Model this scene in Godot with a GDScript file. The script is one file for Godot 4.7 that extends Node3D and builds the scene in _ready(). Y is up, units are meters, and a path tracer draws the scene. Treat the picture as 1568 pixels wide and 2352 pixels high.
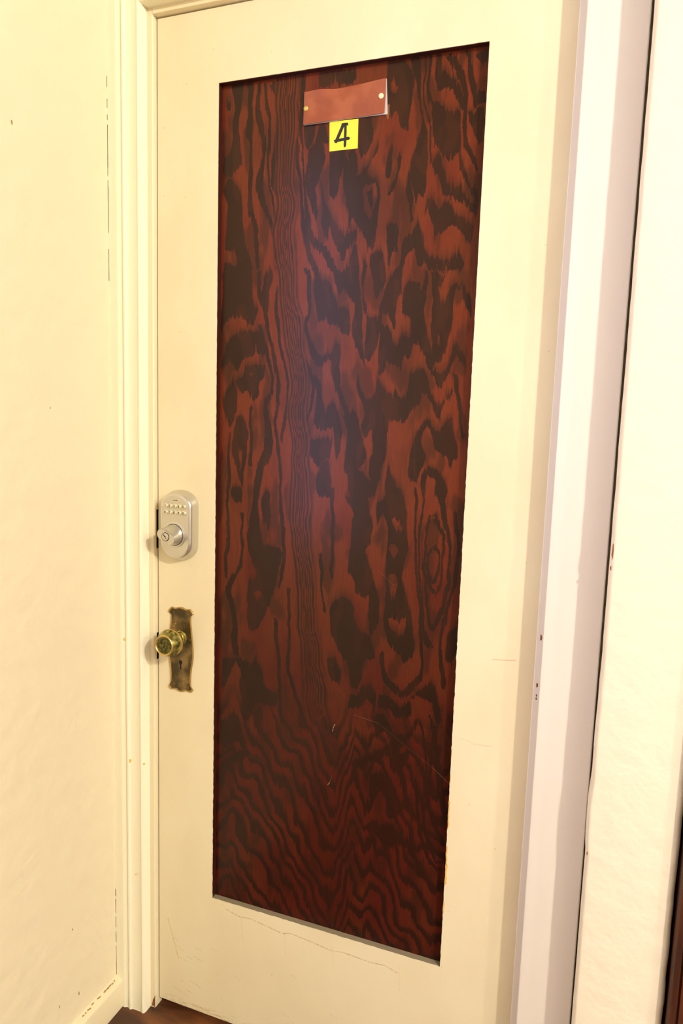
extends Node3D
# An old flat door with a stained plywood panel, seen at the end of a narrow recess. Metres; the face of the door is the plane z = 0, its left edge x = 0, its foot y = 0.

const FLOOR := -0.017
const WALL_L := -0.0858        # face of the left wall
const CASING_Z := 0.036        # front of the door casings
const JAMB_Z := 0.012          # front of the jambs
const DOOR_W := 0.762
const DOOR_H := 2.03
const OPEN_X0 := 0.1347        # opening in the door that shows the plywood
const OPEN_X1 := 0.6275
const OPEN_Y0 := 0.2788
const OPEN_Y1 := 1.8994
const PANEL_Z := -0.0135
const CEILING := 2.75

const RED_STAIN := Color(0.36, 0.155, 0.075)
const RED_STAIN_LIGHT := Color(0.43, 0.185, 0.09)
const RED_LOWER := Color(0.265, 0.088, 0.055)
const DARK_STAIN := Color(0.175, 0.10, 0.055)
const DARK_LOWER := Color(0.135, 0.075, 0.048)
# how far the bands of the lower figure hang below their peaks, across the sheet, millimetres
const PEAKS := [[0, 40], [20, 22], [40, 0], [58, 30], [100, 88], [150, 158], [200, 232], [240, 300], [268, 335], [290, 270], [304, 215], [318, 245], [331, 262], [346, 232], [366, 248], [412, 335], [440, 375], [470, 400], [497, 392]]
# (height, place) of the band of fine grain, millimetres
const FINE_PATH := [[0, 134], [184, 135], [318, 134], [390, 145], [499, 167], [722, 177], [868, 186], [985, 197], [1063, 212], [1189, 228], [1372, 262], [1620, 290]]
# scratches: from, to, width, strength
const SCRATCHES := [[259, 1206, 260, 1198, 1.1, 0.8], [260, 1198, 264, 1190, 1.4, 0.9], [252, 1318, 256, 1312, 1.2, 0.7], [256, 1312, 261, 1296, 0.8, 0.4], [300, 1165, 350, 1172, 0.6, 0.5], [350, 1172, 460, 1240, 0.6, 0.35], [460, 1240, 490, 1262, 0.7, 0.6], [225, 1190, 240, 1175, 0.5, 0.4], [340, 880, 372, 905, 0.5, 0.5], [270, 1120, 285, 1135, 0.5, 0.4], [396, 620, 400, 700, 0.6, 0.25], [75, 1295, 112, 1300, 0.5, 0.3]]
const WIN_Y0 := 0.85
const WIN_Y1 := 2.2
const WIN_Z0 := 0.85
const WIN_Z1 := 1.35
const DAY_ENERGY := 1.15

var rng := RandomNumberGenerator.new()
var M := {}


func _ready() -> void:
	rng.seed = 41
	# --- camera, surroundings, lamps, exposure
	var cam := Camera3D.new()
	cam.name = "camera"
	cam.fov = 71.328
	cam.near = 0.02
	cam.position = Vector3(0.8603, 1.29686, 1.21854)
	cam.basis = Basis.from_euler(Vector3(-0.12978, 0.36038, 0.03129), EULER_ORDER_YXZ)
	cam.current = true
	add_child(cam)
	var env := Environment.new()
	env.background_mode = Environment.BG_COLOR
	env.background_color = Color(0.55, 0.62, 0.8)
	env.background_energy_multiplier = 0.6
	env.tonemap_mode = Environment.TONE_MAPPER_LINEAR
	env.tonemap_exposure = 1.0
	env.sdfgi_enabled = true
	env.ssao_enabled = true
	env.ssil_enabled = true
	var we := WorldEnvironment.new()
	we.name = "surroundings"
	we.environment = env
	add_child(we)
	make_materials()
	ceiling_lamp(Vector3(3.0, CEILING, 2.0), 7.7, "round white glass ceiling lamp nearer to the door")
	ceiling_lamp(Vector3(4.5, CEILING, 2.1), 3.8, "round white glass ceiling lamp farther along the hallway")
	# --- the setting, then the door and what is on it
	build_room()
	build_casings()
	build_door()
	build_lock()
	build_knob()
	build_name_plate()
	build_sticker()
	build_wear()


# ---------------------------------------------------------------- helpers

func mat(called: String, color: Color, rough := 0.5, metal := 0.0) -> StandardMaterial3D:
	var m := StandardMaterial3D.new()
	m.resource_name = called
	m.albedo_color = color
	m.roughness = rough
	m.metallic = metal
	M[called] = m
	return m


func noise(seed_: int, freq: float, octaves := 3) -> FastNoiseLite:
	var n := FastNoiseLite.new()
	n.seed = seed_
	n.noise_type = FastNoiseLite.TYPE_SIMPLEX
	n.frequency = freq
	n.fractal_octaves = octaves
	return n


func noise_texture(n: FastNoiseLite, a: Color, b: Color, size := 256) -> NoiseTexture2D:
	var t := NoiseTexture2D.new()
	t.width = size
	t.height = size
	t.seamless = true
	t.noise = n
	var g := Gradient.new()
	g.offsets = PackedFloat32Array([0.25, 0.75])
	g.colors = PackedColorArray([a, b])
	t.color_ramp = g
	return t


func bumps(seed_: int, freq: float, strength: float) -> NoiseTexture2D:
	var t := NoiseTexture2D.new()
	t.width = 512
	t.height = 512
	t.seamless = true
	t.as_normal_map = true
	t.bump_strength = strength
	t.noise = noise(seed_, freq, 4)
	return t


func start() -> SurfaceTool:
	var st := SurfaceTool.new()
	st.begin(Mesh.PRIMITIVE_TRIANGLES)
	return st


# one flat triangle whose front looks along the hint
func tri(st: SurfaceTool, a: Vector3, b: Vector3, c: Vector3, hint: Vector3, uv := PackedVector2Array()) -> void:
	var n := (c - a).cross(b - a)
	if n.length() < 1e-14:
		return
	var order := [0, 1, 2]
	if n.dot(hint) < 0:
		order = [0, 2, 1]
		n = -n
	var p := [a, b, c]
	for k in order:
		st.set_normal(n.normalized())
		if uv.size():
			st.set_uv(uv[k])
		st.add_vertex(p[k])


func quad(st: SurfaceTool, a: Vector3, b: Vector3, c: Vector3, d: Vector3, hint: Vector3) -> void:
	tri(st, a, b, c, hint)
	tri(st, a, c, d, hint)


# box with chamfered edges
func box(st: SurfaceTool, lo: Vector3, hi: Vector3, c := 0.0) -> void:
	var mid := (lo + hi) / 2
	var h := (hi - lo) / 2
	c = minf(c, minf(h.x, minf(h.y, h.z)) * 0.9)
	var ax := [Vector3.RIGHT, Vector3.UP, Vector3.BACK]
	for i in 3:
		var j := (i + 1) % 3
		var k := (i + 2) % 3
		for s in [-1.0, 1.0]:
			var n: Vector3 = ax[i] * s
			var u: Vector3 = ax[j] * (h[j] - c)
			var v: Vector3 = ax[k] * (h[k] - c)
			var o: Vector3 = mid + n * h[i]
			quad(st, o - u - v, o + u - v, o + u + v, o - u + v, n)
			if c > 0:
				for t in [-1.0, 1.0]:
					var m: Vector3 = ax[j] * t
					var o2: Vector3 = mid + n * (h[i] - c) + m * h[j]
					var o1: Vector3 = o + m * (h[j] - c)
					quad(st, o1 - v, o1 + v, o2 + v, o2 - v, n + m)
					if i == 0:
						for w in [-1.0, 1.0]:
							var q: Vector3 = ax[k] * w
							tri(st, o1 + v * w, o2 + v * w, mid + n * (h[0] - c) + m * (h[1] - c) + q * h[2], n + m + q)


# a skin over loops of equal length; creases stay sharp
func loft(st: SurfaceTool, loops: Array, crease := 40.0, cap_first := false, cap_last := true) -> void:
	var rows := loops.size()
	var count: int = loops[0].size()
	var centre := Vector3.ZERO
	for l in loops:
		for v in l:
			centre += v / float(rows * count)
	var fn := []
	var way := 0.0
	for k in rows - 1:
		var row := PackedVector3Array()
		for i in count:
			var a: Vector3 = loops[k][i]
			var b: Vector3 = loops[k][(i + 1) % count]
			var c: Vector3 = loops[k + 1][(i + 1) % count]
			var d: Vector3 = loops[k + 1][i]
			var n := (c - a).cross(d - b)
			way += n.dot((a + c) / 2 - centre)
			row.append(n.normalized())
		fn.append(row)
	var s := 1.0 if way > 0 else -1.0
	var limit := cos(deg_to_rad(crease))
	for k in rows - 1:
		for i in count:
			var own: Vector3 = fn[k][i]
			if own.length() < 0.5:
				continue
			var pos := []
			var nor := []
			for q in [[k, i], [k, i + 1], [k + 1, i + 1], [k + 1, i]]:
				var sum := Vector3.ZERO
				for fk in [q[0] - 1, q[0]]:
					if fk < 0 or fk >= rows - 1:
						continue
					for fi in [q[1] - 1, q[1]]:
						var f: Vector3 = fn[fk][(fi + count) % count]
						if f.dot(own) > limit:
							sum += f
				pos.append(loops[q[0]][q[1] % count])
				nor.append((sum if sum.length() > 0.01 else own).normalized() * s)
			for t in [[0, 1, 2], [0, 2, 3]]:
				var o: Array = t
				if (pos[t[2]] - pos[t[0]]).cross(pos[t[1]] - pos[t[0]]).dot(own * s) < 0:
					o = [t[0], t[2], t[1]]
				for v in o:
					st.set_normal(nor[v])
					st.add_vertex(pos[v])
	if cap_first:
		fan(st, loops[0], loops[0][0] - loops[1][0] if rows > 1 else Vector3.FORWARD)
	if cap_last:
		fan(st, loops[rows - 1], loops[rows - 1][0] - loops[rows - 2][0] if rows > 1 else Vector3.BACK)


func fan(st: SurfaceTool, loop: PackedVector3Array, hint: Vector3) -> void:
	var flat := PackedVector2Array()
	for v in loop:
		flat.append(Vector2(v.x, v.y))
	var t := Geometry2D.triangulate_polygon(flat)
	hint = Vector3(0, 0, signf(hint.z) if absf(hint.z) > 1e-7 else 1.0)
	for k in range(0, t.size(), 3):
		tri(st, loop[t[k]], loop[t[k + 1]], loop[t[k + 2]], hint)


func ring(c: Vector3, r: float, z: float, n := 40) -> PackedVector3Array:
	var p := PackedVector3Array()
	for i in n:
		var a := TAU * i / n
		p.append(c + Vector3(cos(a) * r, sin(a) * r, z))
	return p


# turned shape about the z axis through c: profile of (radius, z)
func lathe(st: SurfaceTool, c: Vector3, profile: Array, n := 40, crease := 40.0) -> void:
	var loops := []
	for p in profile:
		loops.append(ring(c, p[0], p[1], n))
	loft(st, loops, crease)


# upright moulding: profile in (x, z); the tops may differ (a mitre)
func upright(st: SurfaceTool, profile: PackedVector2Array, y0: float, tops: PackedFloat32Array, crease := 35.0) -> void:
	var n := profile.size()
	var turn := 0.0
	for i in n:
		turn += profile[i].cross(profile[(i + 1) % n])
	var s := 1.0 if turn > 0 else -1.0
	var fn := PackedVector3Array()
	for i in n:
		var d := profile[(i + 1) % n] - profile[i]
		fn.append(Vector3(d.y, 0, -d.x).normalized() * s)
	var limit := cos(deg_to_rad(crease))
	for i in n:
		var j := (i + 1) % n
		var na := fn[i]
		var nb := fn[i]
		if fn[(i + n - 1) % n].dot(fn[i]) > limit:
			na = (fn[i] + fn[(i + n - 1) % n]).normalized()
		if fn[j].dot(fn[i]) > limit:
			nb = (fn[i] + fn[j]).normalized()
		var p := [Vector3(profile[i].x, y0, profile[i].y), Vector3(profile[j].x, y0, profile[j].y), Vector3(profile[j].x, tops[j], profile[j].y), Vector3(profile[i].x, tops[i], profile[i].y)]
		var q := [na, nb, nb, na]
		for t in [[0, 1, 2], [0, 2, 3]]:
			var o: Array = t
			if (p[t[2]] - p[t[0]]).cross(p[t[1]] - p[t[0]]).dot(fn[i]) < 0:
				o = [t[0], t[2], t[1]]
			for v in o:
				st.set_normal(q[v])
				st.add_vertex(p[v])
	var t2 := Geometry2D.triangulate_polygon(profile)
	for k in range(0, t2.size(), 3):
		var a := profile[t2[k]]
		var b := profile[t2[k + 1]]
		var c := profile[t2[k + 2]]
		tri(st, Vector3(a.x, tops[t2[k]], a.y), Vector3(b.x, tops[t2[k + 1]], b.y), Vector3(c.x, tops[t2[k + 2]], c.y), Vector3.UP)
		tri(st, Vector3(a.x, y0, a.y), Vector3(b.x, y0, b.y), Vector3(c.x, y0, c.y), Vector3.DOWN)


func same(n: int, y: float) -> PackedFloat32Array:
	var a := PackedFloat32Array()
	a.resize(n)
	a.fill(y)
	return a


func obj(called: String, st: SurfaceTool, material: Material, parent: Node = self) -> MeshInstance3D:
	var o := MeshInstance3D.new()
	o.name = called
	o.mesh = st.commit()
	o.mesh.surface_set_material(0, material)
	parent.add_child(o, true)
	return o


func thing(called: String, at := Vector3.ZERO) -> Node3D:
	var o := Node3D.new()
	o.name = called
	o.position = at
	add_child(o, true)
	return o


func tag(o: Node, label: String, category: String, group := "", kind := "") -> void:
	o.set_meta("label", label)
	o.set_meta("category", category)
	if group:
		o.set_meta("group", group)
	if kind:
		o.set_meta("kind", kind)


func text_surface(words: String, height: float, deep: float) -> TextMesh:
	var f := SystemFont.new()
	f.font_names = PackedStringArray(["Droid Sans"])
	f.font_weight = 700
	var t := TextMesh.new()
	t.font = f
	t.text = words
	t.font_size = 32
	t.pixel_size = height / 24.0
	t.depth = deep
	t.curve_step = 1.0
	return t


# ---------------------------------------------------------------- materials

func make_materials() -> void:
	var plaster := mat("wall_paint", Color(0.90, 0.855, 0.735), 0.6)
	plaster.normal_enabled = true
	plaster.normal_texture = bumps(3, 0.012, 3.0)
	plaster.normal_scale = 0.6
	plaster.uv1_triplanar = true
	plaster.uv1_world_triplanar = true
	plaster.uv1_scale = Vector3.ONE * 2.0
	var pier := plaster.duplicate() as StandardMaterial3D
	pier.resource_name = "pier_paint"
	pier.albedo_color = Color(0.93, 0.895, 0.80)
	pier.normal_scale = 0.45
	pier.uv1_scale = Vector3.ONE * 2.4
	M["pier_paint"] = pier
	mat("casing_paint", Color(0.955, 0.935, 0.83), 0.38)
	mat("white_casing_paint", Color(0.91, 0.885, 0.84), 0.4)
	mat("jamb_paint", Color(0.90, 0.855, 0.72), 0.45)
	mat("ceiling_paint", Color(0.80, 0.80, 0.79), 0.8)
	mat("far_wall_paint", Color(0.74, 0.72, 0.69), 0.8)
	mat("gap", Color(0.09, 0.06, 0.045), 0.9)
	mat("crack", Color(0.20, 0.14, 0.10), 0.9)
	mat("stop_wood", Color(0.22, 0.075, 0.045), 0.4)
	mat("dusty_sill", Color(0.52, 0.47, 0.37), 0.85)
	mat("bare_wood", Color(0.50, 0.31, 0.18), 0.8)
	mat("old_paint", Color(0.90, 0.72, 0.36), 0.6)
	mat("grime", Color(0.60, 0.50, 0.30), 0.9)
	mat("nickel", Color(0.83, 0.82, 0.78), 0.32, 0.88)
	mat("button", Color(0.87, 0.84, 0.72), 0.4, 0.5)
	mat("ink", Color(0.10, 0.11, 0.06), 0.6)
	mat("tack_brass", Color(0.80, 0.72, 0.40), 0.4, 0.6)
	mat("tack_cream", Color(0.95, 0.88, 0.72), 0.35)
	mat("card", Color(0.82, 0.79, 0.80), 0.7)
	mat("glue", Color(0.45, 0.28, 0.10), 0.6)
	mat("recess_shade", Color(0.05, 0.045, 0.04), 0.5, 0.3)
	var brass := mat("worn_brass", Color.WHITE, 0.36, 0.8)
	brass.albedo_texture = noise_texture(noise(12, 0.02, 4), Color(0.33, 0.34, 0.16), Color(0.80, 0.72, 0.40))
	brass.uv1_triplanar = true
	brass.uv1_scale = Vector3.ONE * 14.0
	mat("bright_brass", Color(0.84, 0.73, 0.45), 0.3, 0.85)
	var green := mat("verdigris", Color.WHITE, 0.45, 0.55)
	green.albedo_texture = noise_texture(noise(19, 0.03, 4), Color(0.16, 0.17, 0.06), Color(0.46, 0.42, 0.18))
	green.uv1_triplanar = true
	green.uv1_scale = Vector3.ONE * 14.0
	var bronze := mat("aged_bronze", Color.WHITE, 0.42, 0.6)
	bronze.albedo_texture = noise_texture(noise(23, 0.014, 5), Color(0.29, 0.25, 0.15), Color(0.52, 0.43, 0.27))
	bronze.uv1_triplanar = true
	bronze.uv1_scale = Vector3.ONE * 5.0
	mat("plate_rim", Color(0.70, 0.58, 0.34), 0.35, 0.7)
	var floor_wood := mat("floor_wood", Color.WHITE, 0.5)
	floor_wood.albedo_texture = noise_texture(noise(31, 0.012, 5), Color(0.25, 0.13, 0.06), Color(0.44, 0.26, 0.13))
	floor_wood.uv1_triplanar = true
	floor_wood.uv1_world_triplanar = true
	floor_wood.uv1_scale = Vector3(1.2, 1.2, 6.0)
	var dark := mat("dark_wood", Color.WHITE, 0.45)
	dark.albedo_texture = noise_texture(noise(37, 0.02, 4), Color(0.20, 0.09, 0.04), Color(0.34, 0.16, 0.07))
	dark.uv1_triplanar = true
	dark.uv1_world_triplanar = true
	dark.uv1_scale = Vector3(6.0, 0.7, 6.0)
	var glass := mat("lamp_glass", Color(1, 0.96, 0.88), 0.4)
	glass.emission_enabled = true
	glass.emission = Color(1.0, 0.90, 0.72)
	glass.emission_energy_multiplier = 3.0
	var day := mat("daylight_pane", Color(0.75, 0.8, 0.95), 0.3)
	day.emission_enabled = true
	day.emission = Color(0.72, 0.74, 1.0)
	day.emission_energy_multiplier = 2.0
	var leather := mat("leatherette", Color.WHITE, 0.42)
	leather.albedo_texture = noise_texture(noise(43, 0.009, 5), Color(0.55, 0.27, 0.165), Color(0.62, 0.335, 0.215))
	leather.uv1_triplanar = true
	leather.uv1_scale = Vector3.ONE * 7.0
	mat("leather_edge", Color(0.80, 0.62, 0.48), 0.7)
	var paint := mat("door_paint", Color.WHITE, 0.42)
	paint.albedo_texture = door_texture()
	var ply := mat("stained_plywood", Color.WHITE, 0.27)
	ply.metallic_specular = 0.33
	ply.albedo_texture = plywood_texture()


func line(im: Image, pts: Array, width: float, color: Color, gaps := 0.0) -> void:
	for k in pts.size() - 1:
		var a: Vector2 = pts[k]
		var b: Vector2 = pts[k + 1]
		var steps := int(a.distance_to(b) * 2) + 1
		for i in steps:
			if rng.randf() < gaps:
				continue
			var p := a.lerp(b, float(i) / steps) + Vector2(rng.randf() - 0.5, rng.randf() - 0.5) * 0.6
			var r := int(ceil(width))
			for y in range(int(p.y) - r, int(p.y) + r + 1):
				for x in range(int(p.x) - r, int(p.x) + r + 1):
					if x >= 0 and y >= 0 and x < im.get_width() and y < im.get_height():
						var w := clampf(width - Vector2(x, y).distance_to(p) + 0.3, 0, 1) * color.a
						im.set_pixel(x, y, im.get_pixel(x, y).lerp(Color(color, 1), w * 0.6))


# cream paint, one pixel to the millimetre, with the cracks and scuffs of the old door
func door_texture() -> ImageTexture:
	var n := noise(5, 0.02, 4)
	var im := Image.create(191, 508, false, Image.FORMAT_RGB8)
	var a := Color(0.89, 0.845, 0.71)
	var b := Color(0.905, 0.865, 0.735)
	for y in 508:
		for x in 191:
			im.set_pixel(x, y, a.lerp(b, clampf(0.5 + n.get_noise_2d(x, y * 0.6), 0, 1)))
	im.resize(762, 2030, Image.INTERPOLATE_CUBIC)
	var crack := Color(0.58, 0.48, 0.28, 0.6)
	var y0 := 2030 - 262.0
	line(im, [Vector2(168, y0 - 2), Vector2(200, y0 + 6), Vector2(225, y0 + 3), Vector2(262, y0 + 8), Vector2(300, y0 + 14), Vector2(318, y0 + 8), Vector2(360, y0 + 12), Vector2(408, y0 + 18), Vector2(432, y0 + 14), Vector2(490, y0 + 17), Vector2(520, y0 + 14), Vector2(545, y0 + 22)], 0.9, crack, 0.45)
	for x in [205, 305, 410, 548]:
		line(im, [Vector2(x, y0 + 8), Vector2(x + 3, y0 + 60)], 0.6, Color(crack, 0.25), 0.5)
	for k in 26:
		var p := Vector2(rng.randf_range(30, 420), rng.randf_range(1860, 2020))
		line(im, [p, p + Vector2(rng.randf_range(6, 24), rng.randf_range(2, 10))], 0.6, Color(0.5, 0.39, 0.2, 0.45), 0.5)
	for k in 40:
		var p := Vector2(rng.randf_range(8, 750), rng.randf_range(20, 2000))
		line(im, [p, p + Vector2(rng.randf_range(-2, 2), rng.randf_range(0, 3))], 0.7, Color(0.6, 0.47, 0.25, 0.5))
	line(im, [Vector2(24, 2030 - 200), Vector2(52, 2030 - 110)], 1.6, Color(0.75, 0.62, 0.38, 0.25), 0.5)
	line(im, [Vector2(690, 1140), Vector2(730, 1136)], 0.6, Color(0.75, 0.25, 0.2, 0.5))
	line(im, [Vector2(640, 1295), Vector2(655, 1296), Vector2(665, 1300), Vector2(700, 1298)], 0.6, Color(0.6, 0.45, 0.25, 0.4), 0.5)
	# dirty foot, and hand marks round the lock
	for k in 260:
		var p := Vector2(rng.randf_range(3, 700), 2030 - 1 - absf(rng.randfn(0, 9)))
		line(im, [p, p + Vector2(rng.randf_range(4, 22), 1)], 0.9, Color(0.62, 0.50, 0.28, 0.10))
	return ImageTexture.create_from_image(im)


func smooth_loop(list: Array) -> PackedVector2Array:
	var p := PackedVector2Array()
	var n := (list.size() - 1) / 2
	for i in n:
		var q := []
		for k in [-1, 0, 1, 2]:
			var j: int = (i + k + n) % n
			q.append(Vector2(list[1 + 2 * j], list[2 + 2 * j]))
		for s in 4:
			p.append(q[1].cubic_interpolate(q[2], q[0], q[3], s / 4.0).lerp(q[1].lerp(q[2], s / 4.0), 0.5))
	return p


func fill(mask: PackedByteArray, w: int, h: int, poly: PackedVector2Array, value: int) -> void:
	var lo := 1e9
	var hi := -1e9
	for p in poly:
		lo = minf(lo, p.y)
		hi = maxf(hi, p.y)
	for y in range(maxi(0, int(lo)), mini(h, int(hi) + 1)):
		var cuts := PackedFloat32Array()
		for i in poly.size():
			var a := poly[i]
			var b := poly[(i + 1) % poly.size()]
			if (a.y <= y) != (b.y <= y):
				cuts.append(a.x + (b.x - a.x) * (y - a.y) / (b.y - a.y))
		cuts.sort()
		for k in range(0, cuts.size() - 1, 2):
			for x in range(maxi(0, int(round(cuts[k]))), mini(w, int(round(cuts[k + 1])))):
				mask[y * w + x] = value


func at(mask: PackedFloat32Array, w: int, h: int, x: float, y: float) -> float:
	x = clampf(x, 0, w - 1.01)
	y = clampf(y, 0, h - 1.01)
	var i := int(y) * w + int(x)
	var fx := x - int(x)
	var fy := y - int(y)
	return lerpf(lerpf(mask[i], mask[i + 1], fx), lerpf(mask[i + w], mask[i + w + 1], fx), fy)


# rotary-cut fir, stained red-brown: broad dark figure with torn edges, and a band of fine straight grain wandering down the left third
func plywood_texture() -> ImageTexture:
	var w := 497
	var h := 1625
	var broad := PackedByteArray()
	broad.resize(w * h)
	var thin := broad.duplicate()
	for g in GRAIN_PATCHES:
		var p := smooth_loop(g)
		for i in p.size():
			p[i] += Vector2(2, 2)
		fill(broad, w, h, p, 255 * int(g[0]))
	for g in GRAIN_STREAKS:
		var pts := []
		for k in range(0, g.size(), 3):
			pts.append(Vector3(g[k] + 2, g[k + 1] + 2, g[k + 2]))
		var left := PackedVector2Array()
		var right := PackedVector2Array()
		for i in pts.size() - 1:
			var v := [pts[maxi(i - 1, 0)], pts[i], pts[i + 1], pts[mini(i + 2, pts.size() - 1)]]
			for s in 7 if i == pts.size() - 2 else 6:
				var c: Vector3 = v[1].cubic_interpolate(v[2], v[0], v[3], s / 6.0)
				var d: Vector3 = v[1].cubic_interpolate(v[2], v[0], v[3], s / 6.0 + 0.02) - c
				var side := Vector2(-d.y, d.x).normalized() * maxf(absf(c.z) * 0.8, 0.9)
				left.append(Vector2(c.x, c.y) + side)
				right.append(Vector2(c.x, c.y) - side)
		right.reverse()
		left.append_array(right)
		fill(thin, w, h, left, 255)
	# the stain bleeds upward from each torn lower edge
	var fade := noise(71, 0.02, 2)
	var dark := PackedFloat32Array()
	dark.resize(w * h)
	var soft := dark.duplicate()
	for x in w:
		var d := 0.0
		for k in h:
			var y := h - 1 - k
			var i := y * w + x
			d = maxf(1.0 if broad[i] else 0.0, d - 1.0 / (22.0 + 18.0 * fade.get_noise_2d(x * 0.5, y)))
			dark[i] = 1.0 if broad[i] or thin[i] else 0.0
			soft[i] = d * d
	var tw := 746
	var th := 2048
	var torn := noise(72, 0.5, 2)
	var drift := noise(73, 0.018, 2)
	var fibre := noise(74, 0.35, 3)
	var tone := noise(75, 0.006, 3)
	var bytes := PackedByteArray()
	bytes.resize(tw * th * 3)
	var path := Curve.new()
	path.min_value = 0
	path.max_value = 500
	path.max_domain = 1625
	for p in FINE_PATH:
		path.add_point(Vector2(p[0], p[1]), 0, 0, Curve.TANGENT_LINEAR, Curve.TANGENT_LINEAR)
	var peaks := Curve.new()
	peaks.min_value = 0
	peaks.max_value = 500
	peaks.max_domain = 500
	for p in PEAKS:
		peaks.add_point(Vector2(p[0], p[1]), 0, 0, Curve.TANGENT_LINEAR, Curve.TANGENT_LINEAR)
	for ty in th:
		var y := float(ty) * h / th
		var low := smoothstep(1110, 1230, y)
		var depth := smoothstep(600, 1300, y)  # the sheet turns darker and more crimson down its lower half
		var centre := path.sample(y) + drift.get_noise_2d(900, y * 0.5) * 4.0
		var half := 21.0 + 4.0 * drift.get_noise_2d(300, y * 0.25) + 14.0 * smoothstep(1000, 1350, y)
		var lines := 27.0 - 4.0 * smoothstep(1000, 1350, y)
		for tx in tw:
			var x := float(tx) * w / tw
			var u := x - centre
			var jag := torn.get_noise_2d(x * 0.3, y * 0.012)
			jag = 1.5 * jag + 12.0 * jag * jag * jag
			var dx := drift.get_noise_2d(x, y * 0.6) * 3.0 + torn.get_noise_2d(x * 0.1, y * 0.05) * 1.2
			var d := at(dark, w, h, x + dx, y + jag)
			d = smoothstep(0.25, 0.75, d)
			var cloud := tone.get_noise_2d(x * 2.6 + 400, y * 0.9)
			d = maxf(d, 0.6 * at(soft, w, h, x + dx, y + jag))
			d = maxf(d, 0.5 * smoothstep(0.05, 0.5, cloud)) - 0.16 * smoothstep(0.1, 0.5, -cloud) * d
			if low > 0:
				# stacked peaks of the figure in the lower part of the sheet
				var turns := (y + jag - peaks.sample(x + dx)) / 50.0 + 0.6 * drift.get_noise_2d(x * 0.6 + 30, y * 0.35)
				var saw := turns - floorf(turns)
				var band := smoothstep(0.10, 0.42, saw) * (1.0 - smoothstep(0.66, 0.76, saw))
				d = lerpf(d, maxf(band * 0.8, d * 0.85), low)
			var near := 1.0 - smoothstep(half * 0.8, half * 1.3, absf(u))
			if near > 0:
				var bend := drift.get_noise_2d(x * 0.35 + 77, y * 0.35) * 3.0
				bend += torn.get_noise_2d(x * 0.35, y * 0.006) * 1.3
				var s := 0.5 + 0.5 * sin(atan(1.4 * (u + bend) / half) * lines)
				d = lerpf(d, 0.16 + 0.70 * smoothstep(0.15, 0.85, s), near * (1.0 - 0.8 * low))
			var f := fibre.get_noise_2d(x * 3.0, y * 0.045)
			var t := tone.get_noise_2d(x, y * 0.5)
			var red := RED_STAIN.lerp(RED_STAIN_LIGHT, clampf(0.5 + t * 0.9, 0, 1))
			red = red.lerp(RED_LOWER, clampf(depth + 0.7 * t, 0, 1))
			var c := red.lerp(DARK_STAIN.lerp(DARK_LOWER, depth), clampf(d * (0.97 + 0.1 * f), 0, 1))
			var l := 1.0 + 0.10 * f + 0.10 * t
			var o := (ty * tw + tx) * 3
			bytes[o] = int(clampf(c.r * l, 0, 1) * 255)
			bytes[o + 1] = int(clampf(c.g * l, 0, 1) * 255)
			bytes[o + 2] = int(clampf(c.b * l, 0, 1) * 255)
	var im := Image.create_from_data(tw, th, false, Image.FORMAT_RGB8, bytes)
	for s in SCRATCHES:
		line(im, [Vector2(s[0], s[1]) * 1.5 * Vector2(1, 0.84), Vector2(s[2], s[3]) * 1.5 * Vector2(1, 0.84)], s[4], Color(0.72, 0.62, 0.45, s[5]), 0.25)
	for k in 90:
		var p := Vector2(rng.randf_range(10, tw - 10), th * sqrt(rng.randf_range(0.1, 0.99)))
		line(im, [p, p + Vector2(0.3, 0.6)], 0.55, Color(0.8, 0.72, 0.6, 0.6))
	return ImageTexture.create_from_image(im)


# ---------------------------------------------------------------- the setting

func ceiling_lamp(at_: Vector3, energy: float, label: String) -> void:
	var o := thing("ceiling_lamp", at_)
	tag(o, label, "ceiling lamp", "", "")
	var st := start()
	lathe_down(st, [[0.001, 0.0], [0.075, 0.0], [0.075, -0.018], [0.045, -0.03], [0.001, -0.03]])
	obj("base", st, M.bright_brass, o)
	st = start()
	var prof := []
	for k in 13:
		var a := PI * k / 12.0
		prof.append([maxf(0.075 * sin(a), 0.0005), -0.10 + 0.075 * cos(a)])
	lathe_down(st, prof)
	obj("globe", st, M.lamp_glass, o)
	var l := OmniLight3D.new()
	l.name = "glow"
	l.position = Vector3(0, -0.10, 0)
	l.light_color = Color(1.0, 0.965, 0.905)
	l.light_energy = energy
	l.light_size = 0.06
	l.omni_range = 14.0
	l.omni_attenuation = 2.0
	l.shadow_enabled = true
	o.add_child(l)


func lathe_down(st: SurfaceTool, profile: Array) -> void:
	var loops := []
	for p in profile:
		var r := PackedVector3Array()
		for i in 36:
			var a := TAU * i / 36
			r.append(Vector3(cos(a) * p[0], p[1], sin(a) * p[0]))
		loops.append(r)
	loft(st, loops, 40.0, false, false)


func struct(called: String, st: SurfaceTool, material: Material, label: String, category: String) -> MeshInstance3D:
	var o := obj(called, st, material)
	tag(o, label, category, "", "structure")
	return o


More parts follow.
